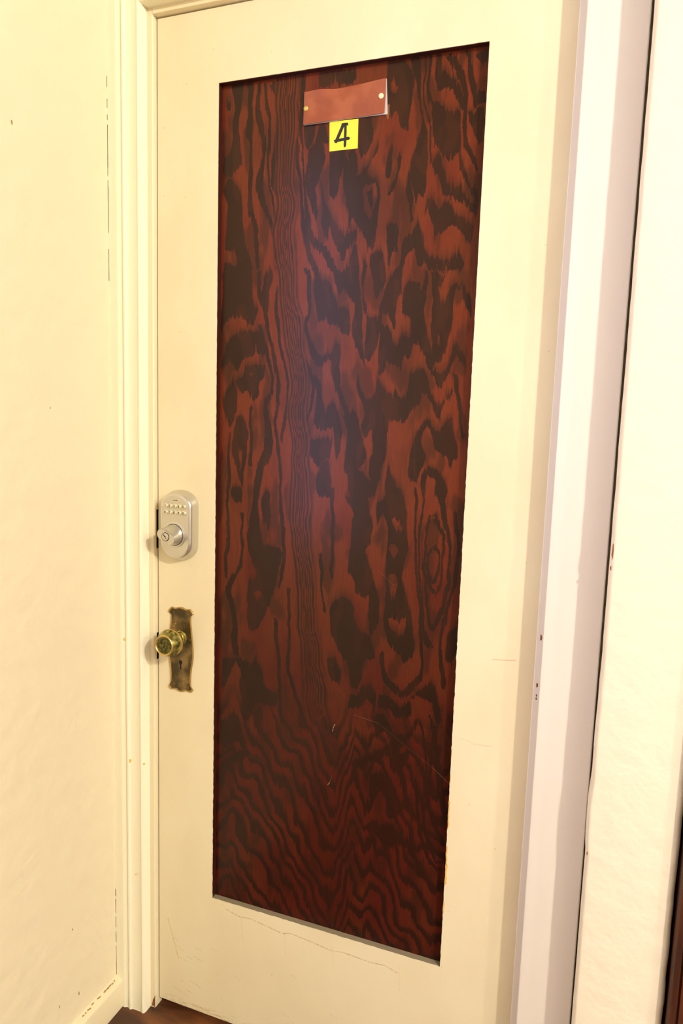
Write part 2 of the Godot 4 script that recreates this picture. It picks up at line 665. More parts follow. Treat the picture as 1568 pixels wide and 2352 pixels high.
func build_room() -> void:
	var st := start()
	box(st, Vector3(-0.3, FLOOR - 0.1, -0.3), Vector3(6.2, FLOOR, 3.2))
	struct("floor", st, M.floor_wood, "worn dark brown wooden floor at the foot of the door", "floor")
	st = start()
	box(st, Vector3(-0.3, CEILING, -0.3), Vector3(6.2, CEILING + 0.1, 3.2))
	struct("ceiling", st, M.ceiling_paint, "pale ceiling over the hallway", "ceiling")
	# left wall, with the hallway window in it
	st = start()
	var x0 := WALL_L - 0.15
	box(st, Vector3(x0, FLOOR, -0.3), Vector3(WALL_L, CEILING, WIN_Z0))
	box(st, Vector3(x0, FLOOR, WIN_Z1), Vector3(WALL_L, CEILING, 3.2))
	box(st, Vector3(x0, FLOOR, WIN_Z0), Vector3(WALL_L, WIN_Y0, WIN_Z1))
	box(st, Vector3(x0, WIN_Y1, WIN_Z0), Vector3(WALL_L, CEILING, WIN_Z1))
	struct("wall_left", st, M.wall_paint, "cream plaster wall at the left of the door", "wall")
	var win := thing("window_1", Vector3(WALL_L, 0, 0))
	tag(win, "narrow hallway window in the left wall", "window", "", "structure")
	st = start()
	box(st, Vector3(-0.13, WIN_Y0, WIN_Z0), Vector3(-0.07, WIN_Y0 + 0.04, WIN_Z1), 0.003)
	box(st, Vector3(-0.13, WIN_Y1 - 0.04, WIN_Z0), Vector3(-0.07, WIN_Y1, WIN_Z1), 0.003)
	box(st, Vector3(-0.13, WIN_Y0 + 0.04, WIN_Z0), Vector3(-0.07, WIN_Y1 - 0.04, WIN_Z0 + 0.035), 0.003)
	box(st, Vector3(-0.13, WIN_Y0 + 0.04, WIN_Z1 - 0.035), Vector3(-0.07, WIN_Y1 - 0.04, WIN_Z1), 0.003)
	obj("frame", st, M.white_casing_paint, win)
	st = start()
	box(st, Vector3(-0.108, WIN_Y0 + 0.04, WIN_Z0 + 0.035), Vector3(-0.102, WIN_Y1 - 0.04, WIN_Z1 - 0.035))
	obj("pane", st, M.daylight_pane, win)
	var day := AreaLight3D.new()
	day.name = "daylight"
	day.area_size = Vector2(WIN_Z1 - WIN_Z0 - 0.08, WIN_Y1 - WIN_Y0 - 0.09)
	day.position = Vector3(-0.098, (WIN_Y0 + WIN_Y1) / 2, (WIN_Z0 + WIN_Z1) / 2)
	day.rotation = Vector3(0, -PI / 2, 0)
	day.light_color = Color(0.80, 0.78, 1.0)
	day.light_energy = DAY_ENERGY
	day.shadow_enabled = true
	day.area_range = 12.0
	win.add_child(day)
	# front wall: above the door, behind the casings, and on beyond the pier
	st = start()
	box(st, Vector3(-0.3, DOOR_H + 0.012, -0.15), Vector3(0.87, CEILING, 0.0))
	box(st, Vector3(-0.3, FLOOR, -0.15), Vector3(-0.03, DOOR_H + 0.012, 0.0))
	box(st, Vector3(0.795, FLOOR, -0.15), Vector3(0.87, DOOR_H + 0.012, 0.0))
	box(st, Vector3(1.16, FLOOR, -0.15), Vector3(6.2, CEILING, 0.045))
	struct("wall_front", st, M.wall_paint, "cream wall around and above the door", "wall")
	st = start()
	box(st, Vector3(-0.03, FLOOR, -0.20), Vector3(0.80, DOOR_H + 0.02, -0.16))
	struct("wall_closet", st, M.gap, "dark space behind the gaps of the door", "wall")
	st = start()
	box(st, Vector3(-0.3, FLOOR, 3.05), Vector3(6.2, CEILING, 3.2))
	struct("wall_back", st, M.far_wall_paint, "plain wall across the hallway from the door", "wall")
	st = start()
	box(st, Vector3(6.05, FLOOR, -0.3), Vector3(6.2, CEILING, 3.2))
	struct("wall_end", st, M.far_wall_paint, "plain wall at the far right end of the hallway", "wall")
	# pier at the right, its plaster corners rounded, the left one a little uneven
	st = start()
	var xl := 0.8672
	var xr := 1.0005
	var z := 0.081
	var r := 0.011
	var loops := []
	var rows := 220
	var nz := noise(61, 3.0, 3)
	for k in rows + 1:
		var y := lerpf(FLOOR, CEILING, float(k) / rows)
		var wob := 0.0006 * nz.get_noise_1d(y * 4.0)
		var wob2 := 0.0016 * nz.get_noise_1d(y * 3.0 + 50)
		# the gap beside the casing narrows low down and is closed by paint for a hand's breadth
		wob -= 0.0013 * smoothstep(0.95, 0.80, y) + 0.0021 * smoothstep(0.74, 0.70, y) * smoothstep(0.61, 0.65, y)
		var loop := PackedVector3Array()
		loop.append(Vector3(xl + wob, y, -0.15))
		for i in 7:
			var a := PI - PI / 2 * i / 6.0
			loop.append(Vector3(xl + wob + r * 0.7 + r * 0.7 * cos(a), y, z - r + r * sin(a)))
		for i in 7:
			var a := PI / 2 - PI / 2 * i / 6.0
			loop.append(Vector3(xr + wob2 - r + r * cos(a), y, z - r + r * sin(a)))
		loop.append(Vector3(xr + wob2, y, -0.15))
		loops.append(loop)
	loft(st, loops, 50.0, false, false)
	struct("wall_right", st, M.pier_paint, "narrow bright cream plaster pier with rounded corners at the right", "wall")
	# dark stained woodwork beyond the pier
	var o := thing("trim_4", Vector3(1.004, FLOOR, 0))
	tag(o, "dark brown stained wooden door frame beyond the right pier", "door frame", "", "structure")
	st = start()
	upright(st, PackedVector2Array([Vector2(0, -0.15), Vector2(0, 0.094), Vector2(0.003, 0.098), Vector2(0.011, 0.098), Vector2(0.0125, 0.094), Vector2(0.0125, -0.15)]), 0, same(6, 2.2))
	obj("edge_strip", st, M.dark_wood, o)
	st = start()
	upright(st, PackedVector2Array([Vector2(0.013, -0.15), Vector2(0.013, 0.088), Vector2(0.016, 0.092), Vector2(0.150, 0.092), Vector2(0.154, 0.087), Vector2(0.154, -0.15)]), 0, same(6, 2.2))
	obj("board", st, M.dark_wood, o)
	st = start()
	box(st, Vector3(0.86, 2.192, -0.15), Vector3(1.17, CEILING, 0.045))
	struct("wall_lintel", st, M.wall_paint, "cream wall over the dark wooden frame", "wall")
	# saddle under the door
	o = thing("trim_5", Vector3(0, FLOOR, 0))
	tag(o, "worn brown wooden door saddle in the gap under the door", "door saddle", "", "structure")
	st = start()
	box(st, Vector3(-0.0005, 0, -0.10), Vector3(DOOR_W + 0.0005, 0.010, -0.012), 0.001)
	obj("board", st, M.floor_wood, o)
	# low baseboard along the left wall
	o = thing("baseboard_left", Vector3(WALL_L, FLOOR, 0))
	tag(o, "low cream painted baseboard with a dirty sloping top along the left wall", "baseboard", "", "structure")
	st = start()
	var prof := [Vector2(0, 0), Vector2(0.0165, 0), Vector2(0.0165, 0.059), Vector2(0.0150, 0.0635), Vector2(0.012, 0.066), Vector2(0.003, 0.0695), Vector2(0, 0.0715)]
	var a0 := []
	for k in 40:
		var zz := lerpf(0.030, 3.05, pow(k / 39.0, 1.6))
		var l := PackedVector3Array()
		for q in prof:
			l.append(Vector3(q.x, q.y + (0.0008 * nz.get_noise_1d(zz * 12.0) if q.y > 0.05 else 0.0), zz))
		a0.append(l)
	loft(st, a0, 50.0, true, false)
	obj("board", st, M.jamb_paint, o)
	st = start()
	for k in 22:
		var zz := 0.045 + 0.16 * rng.randf()
		var w := rng.randf_range(0.003, 0.010)
		var t := rng.randf_range(0.0030, 0.0065)
		var yy := lerpf(0.0695, 0.066, (t - 0.003) / 0.009) + 0.0006
		quad(st, Vector3(t, yy, zz), Vector3(t + 0.002, yy - 0.0008, zz + w * 0.3), Vector3(t + 0.0015, yy - 0.0006, zz + w), Vector3(t - 0.001, yy + 0.0004, zz + w * 0.8), Vector3(0.3, 1, 0))
	obj("dirt", st, M.grime, o).set_meta("kind", "stuff")


# casing profile measured away from the opening: (distance, front)
func casing_points(to_wall: float, moulded: bool) -> PackedVector2Array:
	var z := CASING_Z
	if moulded:
		return PackedVector2Array([Vector2(0, -0.02), Vector2(0, z - 0.006), Vector2(0.0015, z - 0.002), Vector2(0.005, z), Vector2(0.008, z - 0.0012), Vector2(0.010, z - 0.002), Vector2(0.030, z - 0.002), Vector2(0.033, z - 0.0005), Vector2(0.0355, z + 0.0015), Vector2(0.039, z + 0.0015), Vector2(0.041, z - 0.001), Vector2(0.047, z - 0.001), Vector2(0.0500, z + 0.001), Vector2(0.054, z + 0.0014), Vector2(0.060, z), Vector2(to_wall, z), Vector2(to_wall, -0.02)])
	return PackedVector2Array([Vector2(0, -0.02), Vector2(0, z - 0.003), Vector2(0.001, z - 0.0008), Vector2(0.003, z), Vector2(0.084, z), Vector2(0.0875, z - 0.0015), Vector2(0.0890, z - 0.0045), Vector2(0.0890, -0.02)])


func build_casings() -> void:
	var inner := -0.0127
	var top := DOOR_H + 0.0127
	# left
	var o := thing("trim_1", Vector3(0, FLOOR, 0))
	tag(o, "left door casing, cream with moulded ridges, its foot chipped to bare wood", "casing", "", "structure")
	var pts := casing_points(inner - WALL_L, true)
	var prof := PackedVector2Array()
	var tops := PackedFloat32Array()
	for p in pts:
		prof.append(Vector2(inner - p.x, p.y))
		tops.append(top - FLOOR + p.x)
	var st := start()
	upright(st, prof, 0.0, tops)
	obj("casing_board", st, M.casing_paint, o)
	st = start()
	var jp := PackedVector2Array([Vector2(-0.0005, -0.05), Vector2(-0.0005, JAMB_Z - 0.002), Vector2(-0.002, JAMB_Z), Vector2(-0.0150, JAMB_Z), Vector2(-0.0150, -0.05)])
	upright(st, jp, 0.0, same(5, DOOR_H - FLOOR + 0.015))
	obj("jamb", st, M.jamb_paint, o)
	for n in [[1.0220, 1.1017], [0.7861, 0.8430]]:  # dark boxes stand in for the shade in the latch recesses of the jamb
		st = start()
		box(st, Vector3(-0.0030, n[0] - FLOOR, -0.012), Vector3(0.0006, n[1] - FLOOR, 0.0032), 0.0003)
		obj("latch_recess_shade", st, M.recess_shade, o)
	# bare wood where the foot of the jamb is worn away
	st = start()
	var chip := PackedVector2Array([Vector2(-0.0012, 0.001), Vector2(-0.0050, 0.004), Vector2(-0.0100, 0.003), Vector2(-0.0075, 0.012), Vector2(-0.0060, 0.020), Vector2(-0.0030, 0.024), Vector2(-0.0010, 0.030)])
	slab(st, chip, JAMB_Z - 0.0005, JAMB_Z + 0.0006)
	obj("bare_wood", st, M.bare_wood, o)
	# right
	o = thing("trim_2", Vector3(0, FLOOR, 0))
	tag(o, "right door casing, flat and whiter, half in the shadow of the pier", "casing", "", "structure")
	pts = casing_points(0, false)
	prof = PackedVector2Array()
	tops = PackedFloat32Array()
	for p in pts:
		prof.append(Vector2(DOOR_W - inner + p.x, p.y))
		tops.append(top - FLOOR + p.x)
	st = start()
	upright(st, prof, 0.0, tops)
	obj("casing_board", st, M.white_casing_paint, o)
	st = start()
	jp = PackedVector2Array([Vector2(DOOR_W + 0.0005, -0.05), Vector2(DOOR_W + 0.0005, JAMB_Z - 0.002), Vector2(DOOR_W + 0.002, JAMB_Z), Vector2(DOOR_W + 0.0135, JAMB_Z), Vector2(DOOR_W + 0.0135, -0.05)])
	upright(st, jp, 0.0, PackedFloat32Array([DOOR_H - FLOOR, DOOR_H - FLOOR, DOOR_H - FLOOR + 0.002, top - FLOOR, top - FLOOR]))
	obj("jamb", st, M.white_casing_paint, o)
	for c in [[0.770, 0.9435, 0.0018, 0.006], [0.7690, 0.860, 0.0016, 0.005], [0.7692, 0.842, 0.0012, 0.0026], [0.7690, 0.836, 0.0012, 0.0024]]:
		st = start()
		slab(st, blot(Vector2(c[0], c[1] - FLOOR), c[2], c[3]), JAMB_Z - 0.001, JAMB_Z + 0.0004)
		obj("paint_chip", st, M.bare_wood, o)
	# head: the same moulding laid across
	o = thing("trim_3", Vector3(0, FLOOR, 0))
	tag(o, "head casing across the top of the door, mitred to the left casing", "casing", "", "structure")
	pts = casing_points(0.0731, true)
	var loops := []
	for side in 2:
		var l := PackedVector3Array()
		for p in pts:
			l.append(Vector3(inner - p.x if side == 0 else DOOR_W - inner + p.x, top - FLOOR + p.x, p.y))
		loops.append(l)
	st = start()
	loft(st, loops, 35.0, false, false)
	obj("casing_board", st, M.casing_paint, o)
	st = start()
	var y := DOOR_H - FLOOR
	var j := [Vector2(y + 0.001, -0.05), Vector2(y + 0.001, JAMB_Z - 0.002), Vector2(y + 0.002, JAMB_Z), Vector2(y + 0.0150, JAMB_Z), Vector2(y + 0.0150, -0.05)]
	loops = []
	for x in [-0.0005, DOOR_W + 0.0005]:
		var l := PackedVector3Array()
		for p in j:
			l.append(Vector3(x, p.x, p.y))
		loops.append(l)
	loft(st, loops, 35.0, false, false)
	obj("jamb", st, M.jamb_paint, o)


# an irregular little outline
func blot(c: Vector2, rx: float, ry: float, n := 9) -> PackedVector2Array:
	var p := PackedVector2Array()
	for i in n:
		var a := TAU * i / n
		p.append(c + Vector2(cos(a) * rx, sin(a) * ry) * rng.randf_range(0.65, 1.15))
	return p


# flat plate with an outline in x, y
func slab(st: SurfaceTool, outline: PackedVector2Array, z0: float, z1: float) -> void:
	var loops := []
	for z in [z0, z1]:
		var l := PackedVector3Array()
		for p in outline:
			l.append(Vector3(p.x, p.y, z))
		loops.append(l)
	loft(st, loops, 20.0)


# ---------------------------------------------------------------- the door

var door: Node3D


func face(st: SurfaceTool, p: Array) -> void:
	var uv := PackedVector2Array()
	for v in p:
		uv.append(Vector2(v.x / DOOR_W, 1.0 - v.y / DOOR_H))
	for t in [[0, 1, 2], [0, 2, 3]]:
		tri(st, p[t[0]], p[t[1]], p[t[2]], Vector3.BACK, PackedVector2Array([uv[t[0]], uv[t[1]], uv[t[2]]]))


func build_door() -> void:
	door = thing("door_1")
	tag(door, "cream painted door with a tall dark red-brown plywood panel", "door", "", "structure")
	var st := start()
	var x0 := 0.0022
	var x1 := DOOR_W + 0.0004
	var y1 := DOOR_H - 0.002
	var n := 260
	var nz := noise(81, 1.0, 4)
	var left := []
	var right := []
	for k in n + 1:
		var y := lerpf(OPEN_Y0, OPEN_Y1, float(k) / n)
		var rough := smoothstep(1.75, 1.1, y)
		left.append(Vector3(OPEN_X0 + (0.0002 + 0.0008 * rough) * nz.get_noise_1d(k * 1.1), y, 0))
		right.append(Vector3(OPEN_X1 + (0.0002 + 0.0008 * rough) * nz.get_noise_1d(k * 1.0 + 300), y, 0))
	var lip := Vector3(0, 0, -0.0016)
	for k in n:
		face(st, [Vector3(x0, left[k].y, 0), left[k], left[k + 1], Vector3(x0, left[k + 1].y, 0)])
		face(st, [right[k], Vector3(x1, right[k].y, 0), Vector3(x1, right[k + 1].y, 0), right[k + 1]])
		face_side(st, left[k], left[k + 1], lip, Vector3.RIGHT)
		face_side(st, right[k], right[k + 1], lip, Vector3.LEFT)
	var m := 60
	var prev_t := Vector3.ZERO
	var prev_b := Vector3.ZERO
	for k in m + 1:
		var x := lerpf(left[n].x, right[n].x, float(k) / m)
		var xb := lerpf(left[0].x, right[0].x, float(k) / m)
		var inside := 1.0 if k > 0 and k < m else 0.0
		var t := Vector3(x, OPEN_Y1 + inside * 0.0003 * nz.get_noise_1d(k * 2.0 + 700), 0)
		var b := Vector3(xb, OPEN_Y0 + inside * 0.0010 * nz.get_noise_1d(k * 2.0 + 900), 0)
		if k > 0:
			face(st, [prev_t, t, Vector3(t.x, y1, 0), Vector3(prev_t.x, y1, 0)])
			face(st, [Vector3(prev_b.x, 0.001, 0), Vector3(b.x, 0.001, 0), b, prev_b])
			face_side(st, prev_t, t, lip, Vector3.DOWN)
			face_side(st, prev_b, b, lip, Vector3.UP)
		prev_t = t
		prev_b = b
	for s in [[x0, left[n].x, OPEN_Y1, y1], [right[n].x, x1, OPEN_Y1, y1], [x0, left[0].x, 0.001, OPEN_Y0], [right[0].x, x1, 0.001, OPEN_Y0]]:
		face(st, [Vector3(s[0], s[2], 0), Vector3(s[1], s[2], 0), Vector3(s[1], s[3], 0), Vector3(s[0], s[3], 0)])
	# edges and back
	var d := Vector3(0, 0, -0.04)
	var c := [Vector3(x0, 0.001, 0), Vector3(x1, 0.001, 0), Vector3(x1, y1, 0), Vector3(x0, y1, 0)]
	var out := [Vector3.DOWN, Vector3.RIGHT, Vector3.UP, Vector3.LEFT]
	for k in 4:
		face_side(st, c[k], c[(k + 1) % 4], d, out[k])
	quad(st, c[0] + d, c[1] + d, c[2] + d, c[3] + d, Vector3.FORWARD)
	obj("door_leaf", st, M.door_paint, door)
	# sheet of plywood set back in the opening
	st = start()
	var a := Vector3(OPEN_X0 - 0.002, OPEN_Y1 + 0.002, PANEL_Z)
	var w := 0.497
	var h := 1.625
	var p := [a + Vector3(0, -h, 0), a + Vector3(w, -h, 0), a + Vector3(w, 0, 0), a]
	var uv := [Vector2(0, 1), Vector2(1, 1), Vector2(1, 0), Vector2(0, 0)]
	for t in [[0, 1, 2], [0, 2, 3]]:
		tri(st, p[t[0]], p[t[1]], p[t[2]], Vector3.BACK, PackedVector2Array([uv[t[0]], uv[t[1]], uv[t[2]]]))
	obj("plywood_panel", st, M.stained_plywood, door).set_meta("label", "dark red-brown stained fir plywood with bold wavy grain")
	# unpainted sides of the opening
	var e := 0.0016
	st = start()
	box(st, Vector3(OPEN_X0 - 0.004, OPEN_Y0 - 0.002, PANEL_Z - 0.001), Vector3(OPEN_X0 + 0.0004, OPEN_Y1, -e))
	obj("panel_stop", st, M.stop_wood, door)
	st = start()
	box(st, Vector3(OPEN_X1 - 0.0004, OPEN_Y0 - 0.002, PANEL_Z - 0.001), Vector3(OPEN_X1 + 0.004, OPEN_Y1, -e))
	obj("panel_stop", st, M.stop_wood, door)
	st = start()
	box(st, Vector3(OPEN_X0 - 0.004, OPEN_Y1 - 0.0004, PANEL_Z - 0.001), Vector3(OPEN_X1 + 0.004, OPEN_Y1 + 0.004, -e))
	obj("panel_stop", st, M.stop_wood, door)
	st = start()
	box(st, Vector3(OPEN_X0 - 0.003, OPEN_Y0 - 0.004, PANEL_Z - 0.001), Vector3(OPEN_X1 + 0.003, OPEN_Y0 + 0.0006, -e))
	obj("panel_sill", st, M.dusty_sill, door).set_meta("label", "dusty grey sill of the panel opening")


func face_side(st: SurfaceTool, a: Vector3, b: Vector3, d: Vector3, hint: Vector3) -> void:
	var p := [a, b, b + d, a + d]
	for t in [[0, 1, 2], [0, 2, 3]]:
		var uv := PackedVector2Array()
		for k in t:
			uv.append(Vector2(p[k].x / DOOR_W, 1.0 - p[k].y / DOOR_H))
		tri(st, p[t[0]], p[t[1]], p[t[2]], hint, uv)


# ---------------------------------------------------------------- keypad lock

func lock_outline(c: Vector3, hw: float, top: float, bottom: float, ry_top: float, ry_bottom: float, z: float) -> PackedVector3Array:
	var p := PackedVector3Array()
	for i in 28:
		var a := PI * i / 27.0
		p.append(c + Vector3(cos(a) * hw, top - ry_top + pow(sin(a), 0.92) * ry_top, z))
	for i in 28:
		var a := PI + PI * i / 27.0
		p.append(c + Vector3(cos(a) * hw, -bottom + ry_bottom - pow(-sin(a), 0.92) * ry_bottom if i > 0 and i < 27 else -bottom + ry_bottom, z))
	return p


func build_lock() -> void:
	var lock := Node3D.new()
	lock.name = "keypad_deadbolt"
	lock.position = Vector3(0.0581, 1.0748, 0)
	lock.set_meta("label", "brushed nickel keypad deadbolt with ten numbered buttons")
	door.add_child(lock)
	var o := Vector3.ZERO
	var st := start()
	loft(st, [lock_outline(o, 0.0386, 0.0715, 0.0715, 0.030, 0.036, 0.0), lock_outline(o, 0.0386, 0.0715, 0.0715, 0.030, 0.036, 0.0045), lock_outline(o, 0.0375, 0.0700, 0.0700, 0.029, 0.035, 0.010), lock_outline(o, 0.0362, 0.0665, 0.0665, 0.028, 0.034, 0.0185), lock_outline(o, 0.0352, 0.0652, 0.0650, 0.027, 0.034, 0.0222), lock_outline(o, 0.0332, 0.0632, 0.0628, 0.026, 0.033, 0.0242), lock_outline(o, 0.0300, 0.0602, 0.0598, 0.024, 0.031, 0.0248)], 60.0)
	obj("housing", st, M.nickel, lock)
	# raised ring the turn sits in
	var t := Vector3(-0.002, -0.0170, 0)
	st = start()
	lathe(st, t, [[0.0272, 0.0246], [0.0258, 0.0254], [0.0240, 0.0262], [0.0226, 0.0264], [0.0222, 0.0262], [0.0222, 0.0250]], 48, 50.0)
	obj("turn_ring", st, M.nickel, lock)
	st = start()
	lathe(st, t, [[0.0222, 0.0251], [0.0212, 0.0252], [0.0001, 0.0252]], 48)
	obj("turn_gap", st, M.gap, lock)
	# turn: round at the foot, an oblong grip at the end
	var ang := deg_to_rad(-24.0)
	var loops := []
	for q in [[0.0, 0.0252], [0.0, 0.0285], [0.25, 0.0350], [0.60, 0.0430], [0.88, 0.0480], [1.0, 0.0505], [1.0, 0.0530], [1.02, 0.0540]]:
		var l := PackedVector3Array()
		for i in 48:
			var a := TAU * i / 48
			var circle := Vector2(cos(a), sin(a)) * 0.0212
			var hx := 0.0212
			var hy := 0.0102
			var stad := Vector2(clampf(cos(a) * hx * 1.25, -(hx - hy), hx - hy), 0)
			stad = stad + Vector2(cos(a) * hx - stad.x * 0.9, sin(a) * hx).normalized() * hy
			var g := circle.lerp(stad, minf(q[0], 1.0)) * (0.965 if q[0] > 1.01 else 1.0)
			g = g.rotated(ang)
			l.append(t + Vector3(g.x, g.y, q[1]))
		loops.append(l)
	st = start()
	loft(st, loops, 50.0)
	obj("turn_grip", st, M.nickel, lock)
	st = start()
	lathe(st, t, [[0.0088, 0.0541], [0.0084, 0.0546], [0.0076, 0.0546], [0.0076, 0.0542]], 36)
	obj("cylinder_ring", st, M.gap, lock)
	st = start()
	lathe(st, t, [[0.0076, 0.0541], [0.0076, 0.0548], [0.0070, 0.0552], [0.0001, 0.0552]], 36)
	obj("key_cylinder", st, M.nickel, lock)
	st = start()
	slab(st, PackedVector2Array([t2(t, -0.0050, 0.0045), t2(t, -0.0030, 0.0048), t2(t, -0.0012, 0.0022), t2(t, 0.0008, 0.0014), t2(t, 0.0014, -0.0010), t2(t, 0.0030, -0.0032), t2(t, 0.0020, -0.0036), t2(t, 0.0002, -0.0016), t2(t, -0.0006, 0.0004), t2(t, -0.0026, 0.0010)]), 0.0551, 0.0553)
	obj("keyway", st, M.gap, lock)
	var digits := ["1", "2", "3", "4", "5", "6", "7", "8", "9", "0"]
	for i in 10:
		var c := Vector3(-0.0205 + 0.0104 * (i % 5), 0.0405 - 0.0127 * floorf(i / 5.0), 0.0246)
		st = start()
		lathe(st, c, [[0.0049, 0.0], [0.0049, 0.0012], [0.0046, 0.0020], [0.0036, 0.0026], [0.0020, 0.0029], [0.0001, 0.0030]], 28, 60.0)
		var b := obj("button", st, M.button, lock)
		var im := text_surface(digits[i], 0.0052, 0.0003)
		var sd := start()
		sd.append_from(im, 0, Transform3D(Basis.from_scale(Vector3(0.78, 1, 1)), c + Vector3(-0.0006, 0, 0.0030)))
		sd.commit(b.mesh)
		b.mesh.surface_set_material(1, M.ink)
	st = start()
	var pill := PackedVector2Array()
	for i in 24:
		var a := TAU * i / 24
		pill.append(Vector2(0.0012 + signf(cos(a)) * 0.0046 + cos(a) * 0.0027, 0.0523 + sin(a) * 0.0027))
	slab(st, pill, 0.0244, 0.0258)
	var badge := obj("badge", st, M.button, lock)
	var sb := start()
	sb.append_from(text_surface("SCHLAGE", 0.0023, 0.0002), 0, Transform3D(Basis.from_scale(Vector3(0.80, 1, 1)), Vector3(0.0012, 0.0523, 0.0259)))
	sb.commit(badge.mesh)
	badge.mesh.surface_set_material(1, M.ink)


func t2(c: Vector3, x: float, y: float) -> Vector2:
	return Vector2(c.x + x, c.y + y)


# ---------------------------------------------------------------- knob and its plate

func plate_outline() -> Array:
	# right half from the crown down, millimetres
	return [Vector2(0, 46), Vector2(7, 45), Vector2(13, 43), Vector2(18, 43.5), Vector2(22, 44.5), Vector2(25, 42), Vector2(30, 36), Vector2(29, 33), Vector2(25, 30.5), Vector2(24, 24), Vector2(24.5, 14), Vector2(26, 2), Vector2(27.5, -12), Vector2(29, -26), Vector2(30.2, -42), Vector2(30.4, -56), Vector2(29, -68), Vector2(26.5, -82), Vector2(24.6, -98), Vector2(24.4, -112), Vector2(25.5, -120), Vector2(29.5, -125.5), Vector2(29, -129), Vector2(24, -133), Vector2(18, -132), Vector2(12, -131.5), Vector2(6, -134), Vector2(0, -135.5)]


func build_knob() -> void:
	var c := Vector3(0.0568, 0.8585, 0)
	var plate := Node3D.new()
	plate.name = "escutcheon_plate"
	plate.position = c
	plate.set_meta("label", "long tarnished bronze keyhole plate with scrolled ends")
	door.add_child(plate)
	var half := plate_outline()
	var raw := PackedVector2Array()
	for p in half:
		raw.append(p)
	for k in range(half.size() - 2, 0, -1):
		raw.append(Vector2(-half[k].x, half[k].y))
	var outline := PackedVector2Array()
	var n := raw.size()
	for i in n:
		for s in 3:
			outline.append(raw[i].cubic_interpolate(raw[(i + 1) % n], raw[(i + n - 1) % n], raw[(i + 2) % n], s / 3.0) / 1000.0)
	var loops := []
	for q in [[0.0, 0.0], [0.0, 0.0016], [0.0007, 0.0026], [0.0020, 0.0027], [0.0030, 0.0014], [0.0042, 0.0012]]:
		var l := PackedVector3Array()
		for i in outline.size():
			var p := outline[i]
			var k := Vector2(absf(p.x) / 0.030, (p.y + 0.045) / 0.090)
			var inner := Vector2(p.x * (1.0 - q[0] / 0.027), -0.045 + (p.y + 0.045) * (1.0 - q[0] / 0.090))
			l.append(Vector3(inner.x, inner.y, q[1]))
		loops.append(l)
	var st := start()
	loft(st, loops.slice(0, 5), 50.0, false, false)
	obj("rim", st, M.plate_rim, plate)
	st = start()
	loft(st, loops.slice(4), 50.0)
	obj("plate", st, M.aged_bronze, plate)
	for p in [Vector2(-17.3, 32), Vector2(17.3, 32), Vector2(-16.5, -122.3), Vector2(17.3, -122.3)]:
		st = start()
		lathe(st, Vector3(p.x / 1000, p.y / 1000, 0), [[0.0040, 0.0010], [0.0040, 0.0015], [0.0034, 0.0018], [0.0001, 0.0019]], 24, 60.0)
		obj("screw", st, M.aged_bronze, plate)
	st = start()
	var kh := PackedVector2Array()
	for i in 20:
		var a := deg_to_rad(-62.0) + deg_to_rad(304.0) * i / 19.0
		kh.append(Vector2(-0.0005 + cos(a) * 0.0042, -0.0715 + sin(a) * 0.0048))
	kh.append(Vector2(-0.0018, -0.0862))
	kh.append(Vector2(0.0014, -0.0870))
	slab(st, kh, 0.0010, 0.0014)
	obj("keyhole", st, M.gap, plate)
	st = start()
	slab(st, PackedVector2Array([Vector2(0.0200, -0.0610), Vector2(0.0188, -0.0668), Vector2(0.0213, -0.0668)]), 0.0010, 0.0014)
	obj("pin_hole", st, M.gap, plate)
	st = start()
	for k in 12:
		var p := Vector2(rng.randf_range(-0.022, 0.024), rng.randf_range(-0.125, 0.02))
		slab(st, blot(p, rng.randf_range(0.0003, 0.0010), rng.randf_range(0.0004, 0.0022), 6), 0.0011, 0.0014)
	obj("paint_speck", st, M.old_paint, plate).set_meta("kind", "stuff")
	# knob
	var knob := Node3D.new()
	knob.name = "door_knob"
	knob.position = Vector3(0.0567, 0.8400, 0)
	knob.set_meta("label", "round brass knob with a dark green tarnished face")
	door.add_child(knob)
	var o := Vector3.ZERO
	st = start()
	lathe(st, o, [[0.0150, 0.0010], [0.0148, 0.0030], [0.0128, 0.0042], [0.0122, 0.0080], [0.0112, 0.0092], [0.0096, 0.0090], [0.0094, 0.0050]], 40, 35.0)
	obj("collar", st, M.worn_brass, knob)
	st = start()
	lathe(st, o, [[0.0094, 0.0060], [0.0075, 0.0062], [0.0075, 0.0240], [0.0088, 0.0275], [0.0125, 0.0300]], 36, 50.0)
	obj("shank", st, M.bright_brass, knob)
	st = start()
	lathe(st, o, [[0.0100, 0.0295], [0.0180, 0.0305], [0.0250, 0.0330], [0.0276, 0.0360], [0.0280, 0.0385], [0.0272, 0.0402]], 48, 40.0)
	obj("back_rim", st, M.bright_brass, knob)
	st = start()
	lathe(st, o, [[0.0272, 0.0402], [0.0268, 0.0420], [0.0262, 0.0470], [0.0242, 0.0530], [0.0216, 0.0580], [0.0208, 0.0592]], 48, 50.0)
	obj("side", st, M.worn_brass, knob)
	st = start()
	lathe(st, o, [[0.0210, 0.0588], [0.0206, 0.0606], [0.0196, 0.0614], [0.0186, 0.0608], [0.0183, 0.0596]], 48, 60.0)
	obj("front_ring", st, M.bright_brass, knob)
	st = start()
	lathe(st, o, [[0.0185, 0.0594], [0.0150, 0.0600], [0.0080, 0.0606], [0.0030, 0.0606], [0.0022, 0.0598], [0.0001, 0.0596]], 48, 30.0)
	obj("face", st, M.verdigris, knob)


# ---------------------------------------------------------------- things fixed to the panel

